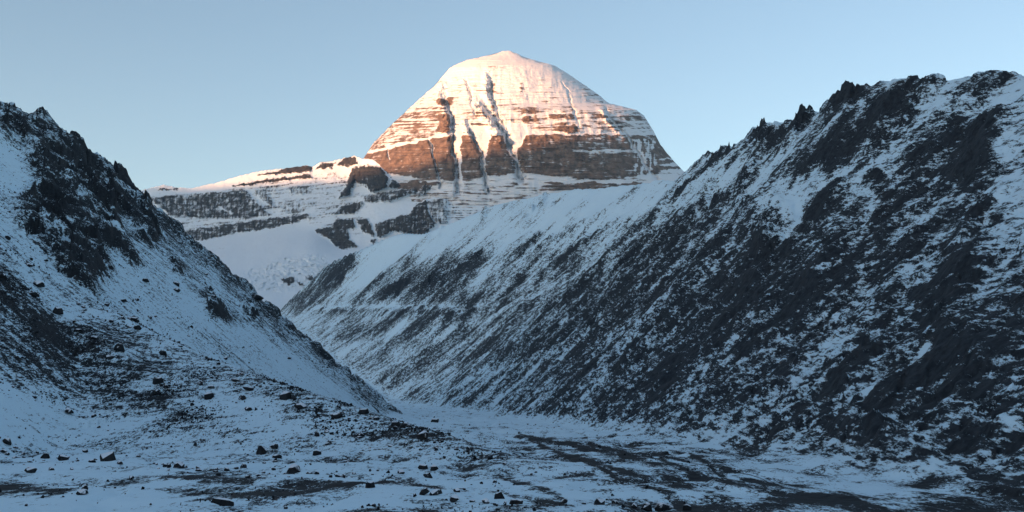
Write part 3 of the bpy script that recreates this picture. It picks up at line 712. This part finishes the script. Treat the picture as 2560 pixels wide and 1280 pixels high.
for pts, k, b in [
    (c8([(1760, 190), (1880, 165), (1990, 190), (2050, 270), (2040, 350), (1930, 385), (1850, 330), (1790, 300), (1740, 410), (1650, 440), (1735, 270)]), .95, 60),
    (c8([(2045, 270), (2170, 330), (2100, 355), (2045, 355)]), .8, 40),
    (c8([(1590, 560), (1690, 485), (1850, 450), (1865, 490), (1760, 565)]), .8, 30),
    (c8([(1850, 415), (2080, 375), (2300, 335), (2270, 395), (2060, 460), (1880, 470)]), .72, 30),
    (c8([(1465, 695), (1600, 640), (1650, 595), (1760, 605), (1790, 660), (1730, 690), (1730, 760), (1800, 820), (1700, 845), (1630, 820), (1600, 780)]), .85, 30),
    (c8([(1780, 600), (1880, 600), (1920, 640), (1930, 740), (1850, 700)]), .85, 30),
    (c8([(1940, 640), (2100, 590), (2210, 560), (2260, 490), (2360, 440), (2380, 560), (2430, 640), (2330, 750), (2230, 715), (2100, 700), (1990, 750), (1950, 740)]), .8, 40),
    (c8([(2360, 440), (2530, 430), (2530, 640), (2440, 640), (2380, 560)]), .5, 25),
    (c8([(2270, 430), (2340, 290), (2400, 260), (2440, 300), (2350, 410)]), .7, 30),
    (c8([(2130, 240), (2250, 250), (2400, 215), (2390, 270), (2220, 285)]), .7, 15),
    (c8([(1910, 775), (1945, 755), (1965, 770), (1930, 812)]), .9, 10),
    (c8([(120, 425), (500, 395), (760, 375), (900, 360), (1020, 470), (1140, 575), (980, 590), (800, 600), (600, 600), (400, 585), (300, 575)]), .66, 12),
    (c8([(950, 355), (1100, 400), (1160, 530), (1100, 500), (1020, 430)]), .5, 10),
    (c8([(420, 690), (700, 645), (1100, 590), (1440, 555), (1470, 580), (1150, 670), (800, 720), (560, 775), (440, 760)]), .70, 12),
    (c8([(205, 375), (230, 357), (370, 350), (380, 368)]), .9, 6),
    (c8([(990, 252), (1150, 215), (1300, 178), (1440, 175), (1440, 215), (1200, 236)]), 1.35, 10),
    (c8([(800, 332), (1000, 295), (1200, 270), (1420, 240), (1430, 268), (1200, 292), (1000, 318), (810, 340)]), 1.35, 8),
    (c8([(1480, 200), (1530, 150), (1640, 150), (1600, 190)]), 1.1, 8), (c8([(1640, 170), (1730, 95), (1790, 100), (1800, 160), (1720, 185)]), 1.0, 10),
    (c8([(1550, 230), (1620, 220), (1630, 300), (1560, 300)]), .75, 8), (c8([(1240, 350), (1300, 330), (1460, 340), (1430, 400), (1280, 410)]), .5, 8),
    (c8([(1150, 470), (1250, 440), (1480, 470), (1470, 520), (1250, 560), (1160, 560)]), .42, 8),
    (c8([(1190, 1075), (1290, 1060), (1310, 1100), (1260, 1130), (1215, 1110)]), .9, 10), (c8([(1320, 1095), (1370, 1115), (1395, 1140), (1350, 1130)]), .9, 8), (c8([(1395, 1065), (1440, 1055), (1470, 1080), (1440, 1105)]), .9, 8),
    (c8([(580, 852), (740, 835), (740, 840), (590, 858)]), .45, 2),
]:
    sd = poly_sd(U, W, pts)
    Rw = np.maximum(Rw, k * sstep(-4.0, 4.5, sd)); bul += b * sstep(-4, 8, sd)
for pts, w, k in [(c8([(915, 350), (1020, 460), (1150, 575)]), 5, .8), (c8([(1480, 300), (1470, 560)]), 12, .6), (c8([(1180, 440), (1190, 560)]), 8, .5), (c8([(2060, 130), (2060, 360)]), 3, .4), (c8([(700, 510), (800, 560)]), 2.5, .5),
                  (c8([(1600, 300), (1560, 460), (1500, 520)]), 22, .8)]:
    d, t, s = line_d(U, W, pts); Rw -= k * np.exp(-(d / w) ** 2)
Rw = np.maximum(Rw, 0.52 * sstep(1050, 1110, U) * band(W, 452, 560, 5) * (0.55 + 1.6 * fbm(g_px / 55, g_py / 5.0, 316, 4)))
Rw = np.maximum(Rw, 0.46 * band(pv + 0 * g_px, 0.06, 0.46, 0.05) * sstep(960, 860, g_px) * (0.5 + 1.7 * fbm(g_px / 80, (g_py + 0.12 * g_px) / 5.5, 318, 4)))
Rw += 0.30 * fbm(g_px / 22, g_py / 7, 317, 5, .65) * sstep(.3, .6, Rw)
streakv = fbm(g_px / 5.0, g_py / 40.0, 310, 4)
Rw += 0.38 * streakv * sstep(.25, .5, Rw)
Rw += 0.20 * fbm(g_px / 60, g_py / 5.0, 311, 4) * sstep(.1, .4, Rw)
ice = poly_sd(U, W, [(575, 690), (640, 668), (700, 645), (780, 632), (815, 640), (832, 680), (800, 715), (720, 730), (640, 730), (600, 720)])
icem = sstep(-4, 8, ice)
rel = bul + 10 * fbm(g_px / 50, g_py / 50, 320, 4) + sstep(.2, .6, Rw) * (12 * ridged(g_px / 14, g_py / 40, 321, 4) + 10 * fbm(g_px / 90, g_py / 5, 322, 3) + 8 * blocks(g_px / 12, g_py / 9, 323))
rel += icem * (22 * ridged(g_px / 26 + g_py / 60, g_py / 14, 330, 4) + 16 * blocks(g_px / 9, g_py / 6, 331)) * 0.8
edge0 = sstep(0, 0.04, pv)
yfin = g_Y - rel * edge0
gx_, gy_, gz_ = at(g_px, g_py + (1 - edge0) * fbm(g_px / 9, g_px * 0 + 1.7, 340, 4) * 3.0, yfin)
Vc = np.stack([gx_, gy_, gz_], -1)
# far side of the ridge: slopes away behind the crest
bk = np.stack([gx_[0], gy_[0] + 900, gz_[0] - 700], -1)[None]
Vc = np.concatenate([bk, Vc], 0).reshape(-1, 3)
Ra = np.concatenate([np.full(NU, .3), Rw.ravel()])
cir = mesh_obj('cirque_wall', Vc, grid_quads(NV + 1, NU), M_WALL, {'rock': Ra})
prop(cir, 'glacier bowl below a long banded rock ridge and dark lower cliffs', 'mountain', kind='structure')
print('cirque', time.time() - T0)

# ------------------------------------------------------------------ the range behind the viewpoint that still shades the valley
perp = np.array([math.cos(SUN_AZ), -math.sin(SUN_AZ)])          # across the light
sdir = np.array([TO_SUN[0], TO_SUN[1]]) / math.hypot(TO_SUN[0], TO_SUN[1])
O0 = np.array([-7000.0, -4200.0])
TERM = [(600, 456, 5000), (760, 452, 4950), (950, 446, 4750), (1060, 426, 4580), (1180, 382, 4460), (1300, 362, 4430), (1450, 364, 4430), (1560, 364, 4560), (1640, 358, 4760)]
ts, tz = [], []
for (a, b, c) in TERM:
    p = np.array(at(a, b, c))
    ts.append(float(p[:2] @ perp - O0 @ perp)); tz.append(float(p[2] + ((O0 - p[:2]) @ sdir) * math.tan(SUN_EL)))
o_ = np.argsort(ts); ts = np.array(ts)[o_]; tz = np.array(tz)[o_]
sg = np.linspace(-7000, 7000, 281); dg = np.linspace(-3200, 3200, 65)
S, D = np.meshgrid(sg, dg)
crz = np.interp(S, ts, tz) + np.where(S < ts[0], (S - ts[0]) * -0.02, 0)
hgt = crz - 0.52 * np.abs(D) + np.minimum(np.abs(D) / 500, 1) * ridged(S / 900, D / 900, 401, 5) * 160 + (fbm(S / 120, S * 0, 402, 4)) * 22 * (np.abs(D) < 60)
P = O0[None, None, :] + S[..., None] * perp + D[..., None] * sdir
hgt = np.maximum(hgt, -80)
Vr = np.concatenate([P, hgt[..., None]], -1).reshape(-1, 3)
rng = mesh_obj('mountain_range', Vr, grid_quads(65, 281), M_FAR, {'rock': np.clip(.42 + .5 * fbm(S / 300, D / 300, 403, 4), 0, 1).ravel()})
prop(rng, 'snowy mountain range across the valley behind the viewpoint', 'mountain range', kind='structure')

# ------------------------------------------------------------------ boulders: every larger one a thing of its own
import random
import bmesh
rg = random.Random(7)

def surf(x, y):
    """height of the finished valley surface"""
    i = (np.log(y) - math.log(45)) / (math.log(3420) - math.log(45)) * (NR - 1)
    j = (x / y + 0.60) / 1.20 * (NC - 1)
    i = np.clip(i, 0, NR - 1.001); j = np.clip(j, 0, NC - 1.001)
    a = i.astype(int); b = j.astype(int); f = i - a; g = j - b
    return (Zf[a, b] * (1 - f) + Zf[a + 1, b] * f) * (1 - g) + (Zf[a, b + 1] * (1 - f) + Zf[a + 1, b + 1] * f) * g

def hull_mesh(seed, n, flat=0.75, name='boulder'):
    r = random.Random(seed)
    bm = bmesh.new()
    ax = (1.0, r.uniform(0.7, 1.0), flat * r.uniform(0.8, 1.2))
    for k in range(n):
        z = r.uniform(-0.6, 1); a = r.uniform(0, 2 * math.pi); q = math.sqrt(max(0, 1 - z * z)); w = r.uniform(0.78, 1.08)
        bm.verts.new((0.5 * ax[0] * q * math.cos(a) * w, 0.5 * ax[1] * q * math.sin(a) * w, ax[2] * 0.62 * z * w))
    res = bmesh.ops.convex_hull(bm, input=bm.verts)
    bmesh.ops.delete(bm, geom=[g for g in res['geom_interior'] if isinstance(g, bmesh.types.BMVert)], context='VERTS')
    me = bpy.data.meshes.new(name); bm.to_mesh(me); bm.free()
    me.materials.append(M_BOULDER)
    return me

BM = [hull_mesh(100 + k, 20 + (k % 3) * 4, (0.95, 0.7, 0.5)[k % 3]) for k in range(12)]
def cA(p): return [(x / 2.56, 780 + y / 2.56, w / 2.56) for x, y, w in p]
def cB(p): return [(800 + x / 2.56, 920 + y / 2.56, w / 2.56) for x, y, w in p]
def cC(p): return [(x / 2.134, 240 + y / 2.134, w / 2.134) for x, y, w in p]
TR = cA([(40, 850, 65), (20, 905, 55), (100, 880, 35), (290, 945, 65), (405, 955, 75), (590, 975, 55), (690, 975, 105), (765, 985, 45), (1150, 1015, 110), (1080, 1003, 45), (1270, 1015, 45), (1380, 1032, 40), (1450, 1022, 40),
         (840, 1075, 45), (460, 1008, 40), (330, 1012, 40), (195, 1027, 80), (1425, 1265, 160), (1675, 932, 85), (1755, 902, 70), (1775, 942, 65), (2030, 922, 60), (2035, 957, 30), (2225, 972, 45), (1560, 1007, 45),
         (1690, 982, 30), (1760, 977, 35), (1880, 1034, 95), (2025, 1057, 38), (1660, 1072, 32), (1585, 1077, 38), (1465, 972, 32), (525, 1192, 80), (540, 1168, 60), (1750, 1012, 35), (845, 70, 75), (870, 112, 38), (960, 42, 32),
         (1155, 232, 32), (1040, 282, 52), (1445, 312, 38), (1850, 312, 38), (1010, 470, 72), (1060, 497, 58), (1000, 537, 78), (1335, 567, 78), (1550, 572, 58), (1590, 522, 78), (1755, 462, 38), (1810, 482, 48), (1505, 462, 62),
         (1590, 637, 52), (2160, 692, 75), (1920, 642, 95), (1830, 582, 85), (440, 662, 72), (600, 677, 42), (1280, 472, 42), (1350, 492, 42), (2090, 777, 42), (2030, 802, 48), (2100, 862, 42), (2300, 812, 32), (885, 945, 30),
         (545, 905, 40), (150, 905, 30), (240, 890, 28), (1000, 990, 30), (700, 320, 60), (760, 280, 80), (600, 190, 50), (500, 140, 55), (370, 25, 80), (690, 770, 22), (930, 860, 24)]) \
   + cB([(660, 655, 65), (730, 660, 72), (175, 614, 48), (320, 782, 72), (672, 827, 92), (740, 827, 88), (605, 832, 36), (865, 867, 92), (975, 862, 42), (1145, 847, 72), (875, 802, 62), (1060, 882, 80), (1240, 887, 62), (1280, 887, 52),
         (1560, 882, 62), (1790, 892, 72), (1890, 892, 62), (2010, 892, 72), (2090, 897, 92), (2200, 892, 110), (1690, 882, 32), (1120, 722, 32), (690, 692, 70), (520, 687, 80), (660, 472, 85), (735, 362, 58), (1530, 380, 26),
         (1495, 410, 26), (340, 912, 42), (1185, 872, 26), (2350, 892, 62), (255, 450, 55), (450, 515, 35), (60, 500, 42), (40, 415, 40), (100, 320, 70), (280, 310, 70), (480, 385, 60), (550, 380, 60), (360, 350, 45)]) \
   + cC([(1372, 1108, 72), (775, 1005, 58), (940, 1012, 42), (940, 1042, 42), (660, 1105, 48), (710, 1212, 64), (655, 1197, 28), (800, 1187, 28), (735, 1252, 44), (570, 1130, 32), (205, 1027, 72), (40, 762, 38), (590, 955, 42),
         (180, 1080, 60), (20, 990, 50), (155, 920, 40), (245, 885, 30), (1160, 905, 26), (1100, 960, 24)])
th_ = hit([(a, b - 0.15 * w) for a, b, w in TR])
mor3 = np.array([at(*p) for p in MOR])
def zone(x, y):
    z, zf, zl, zr, v, xf, xc, zc = [float(q[0]) for q in base(np.array([x]), np.array([y]), True)]
    d = float(line_d(np.array([x]), np.array([y]), mor3[:, :2])[0][0])
    if zl > zf + 1 and d < 30 and x > -140: return 'ridge'
    if zl > zf + 14: return 'slope'
    if zl > zf - 4: return 'toe'
    return 'front' if y < 165 else 'floor'
TXT = {'floor': ('half sunk in snow on the flat valley floor', 'boulders on the valley floor'),
       'front': ('beside the dark gravel bank edging the valley floor', 'boulders by the gravel bank'),
       'toe': ('in the rubble along the foot of the left slope', 'boulders along the foot of the left slope'),
       'slope': ('lodged on the steep snowfield of the left mountainside', 'boulders on the left mountainside'),
       'ridge': ('on the low rubble ridge running out from the left mountainside', 'boulders on the rubble ridge')}
def text(zn, size, k):
    shape = ('tall blocky', 'rounded', 'low flat')[k % 3]
    big = 'large' if size > 2.3 else 'medium' if size > 1.3 else 'small'
    return '%s %s dark boulder %s' % (big, shape, TXT[zn][0]), TXT[zn][1]
SPEC = {17: 'broad flat dark slab beside gravel streaks at the front of the valley floor', 6: 'largest rounded dark boulder in the rubble line under the left snow slope',
        18: 'tall blocky boulder, biggest of three clustered at the tip of the streaked scree fan', 8: 'long low dark boulder in the rubble line under the left snow slope'}
SPEC[min(range(len(TR)), key=lambda i: abs(TR[i][0] - 1062.5) + abs(TR[i][1] - 1243))] = 'low dark boulder leaning against a rounder one on the valley floor'
def put(x, y, size, k, label, group, sink=0.3):
    o = bpy.data.objects.new('boulder', BM[k % 12])
    z = float(surf(np.array([x]), np.array([y]))[0])
    o.location = (x, y, z + size * 0.12)
    o.scale = (size, size * rg.uniform(0.75, 1.0), size * rg.uniform(0.75, 1.05))
    o.rotation_euler = (rg.uniform(-.25, .25), rg.uniform(-.25, .25), rg.uniform(0, 6.28))
    COL.objects.link(o)
    return prop(o, label, 'boulder', group)
spots = []
for k, ((a, b, w), (x, y, z)) in enumerate(zip(TR, th_)):
    lab, grp = text(zone(x, y), w * y / F, k if k != 17 else 2)
    put(x, y, w * y / F * 1.05, k if k != 17 else 2, SPEC.get(k, lab), grp); spots.append((x, y))
n_extra = 0
while n_extra < 150:
    q = rg.random()
    if q < 0.35:                               # along the rubble line at the toe
        px = rg.uniform(0, 1000); py = np.interp(px, [0, 280, 500, 760, 1000], [1142, 1152, 1176, 1192, 1175]) + rg.gauss(0, 7)
        w = rg.choice((6, 7, 9, 11, 14))
    elif q < 0.8:                              # the rubble ridge
        px = rg.uniform(150, 1350); py = np.interp(px, [150, 480, 700, 1000, 1250, 1400], [735, 895, 972, 1072, 1140, 1178]) + abs(rg.gauss(0, 22))
        w = rg.choice((6, 7, 9, 11, 14))
    elif q < 0.84:
        px = rg.uniform(0, 1500); py = rg.uniform(1185, 1278); w = rg.choice((6, 8, 10, 13))
    else:
        px = rg.uniform(0, 750); py = rg.uniform(640, 1080); w = rg.choice((6, 8, 10, 13))
        if py < 300 + 0.72 * px + 60: continue
    x, y, z = hit([(px, py)])[0]
    if y > 1000: continue
    kk = rg.randrange(12); lab, grp = text(zone(x, y), w * y / F, kk)
    put(x, y, w * y / F, kk, lab, grp); n_extra += 1
print('boulders', time.time() - T0)

# loose stones too many to count: one object of real little rocks
ns = 22000
npr = np.random.RandomState(3)
def unit_rock(seed, n):
    me = hull_mesh(seed, n, 0.8, 'tmp'); 
    co = np.array([v.co[:] for v in me.vertices]); tri = np.array([p.vertices[:] for p in me.polygons if len(p.vertices) == 3])
    bpy.data.meshes.remove(me); return co, tri
UR = [unit_rock(500 + k, 8) for k in range(8)]
cy_ = np.exp(npr.uniform(math.log(130), math.log(950), ns * 14)); cx_ = npr.uniform(-0.52, 0.2, ns * 14) * cy_
ii = ((np.log(cy_) - math.log(45)) / (math.log(3420) - math.log(45)) * (NR - 1)).astype(int); jj = ((cx_ / cy_ + 0.6) / 1.2 * (NC - 1)).astype(int)
den = (wl * np.clip(rL, 0.04, 1) ** 1.3 * (1 - crag) + 0.03 * fl * np.clip(rF, .1, 1))[ii, jj] * (0.06 + 2.4 * sstep(-.05, .45, fbm(cx_ / 16, cy_ / 24, 611, 4, .6)))
keep = np.nonzero(npr.rand(ns * 14) < den * 0.8)[0][:ns]
cx_, cy_ = cx_[keep], cy_[keep]
sz = np.clip(0.0022 * 400 * np.exp(npr.normal(-0.55, 0.45, len(keep))) * (cy_ / 400) ** 0.45, 0.25, 2.6)
hz_ = surf(cx_, cy_)
VS, QS, off = [], [], 0
for k in range(len(keep)):
    co, tri = UR[k % 8]
    a = npr.rand() * 6.28; c, s_ = math.cos(a), math.sin(a)
    p = co * sz[k]
    VS.append(np.stack([p[:, 0] * c - p[:, 1] * s_ + cx_[k], p[:, 0] * s_ + p[:, 1] * c + cy_[k], p[:, 2] + hz_[k] + 0.12 * sz[k]], 1)); QS.append(tri + off); off += len(co)
st = mesh_obj('scattered_stones', np.concatenate(VS), np.concatenate(QS), M_STONE, smooth=False)
prop(st, 'loose dark stones strewn over the snowy left slopes', 'stones', kind='stuff')
print('stones', len(keep), sum(len(q) for q in QS), time.time() - T0)

# ------------------------------------------------------------------ the air
hm = bpy.data.materials.new('thin_haze'); hm.use_nodes = True
hn = hm.node_tree; hn.nodes.remove(hn.nodes['Principled BSDF'])
pv_ = hn.nodes.new('ShaderNodeVolumePrincipled'); pv_.inputs['Density'].default_value = 1.7e-5
pv_.inputs['Color'].default_value = (0.55, 0.82, 1.0, 1); pv_.inputs['Anisotropy'].default_value = 0.0
hn.links.new(pv_.outputs[0], hn.nodes['Material Output'].inputs['Volume'])
x0, x1, y0, y1, z0, z1 = -26000, 26000, -26000, 26000, -95, 2600
hv = np.array([(x, y, z) for z in (z0, z1) for y in (y0, y1) for x in (x0, x1)], float)
hq = np.array([(0, 2, 3, 1), (4, 5, 7, 6), (0, 1, 5, 4), (2, 6, 7, 3), (0, 4, 6, 2), (1, 3, 7, 5)])
hz = mesh_obj('haze', hv, hq, hm, smooth=False)
prop(hz, 'thin cold morning haze filling the valley air', 'haze', kind='stuff')
print('done', time.time() - T0)
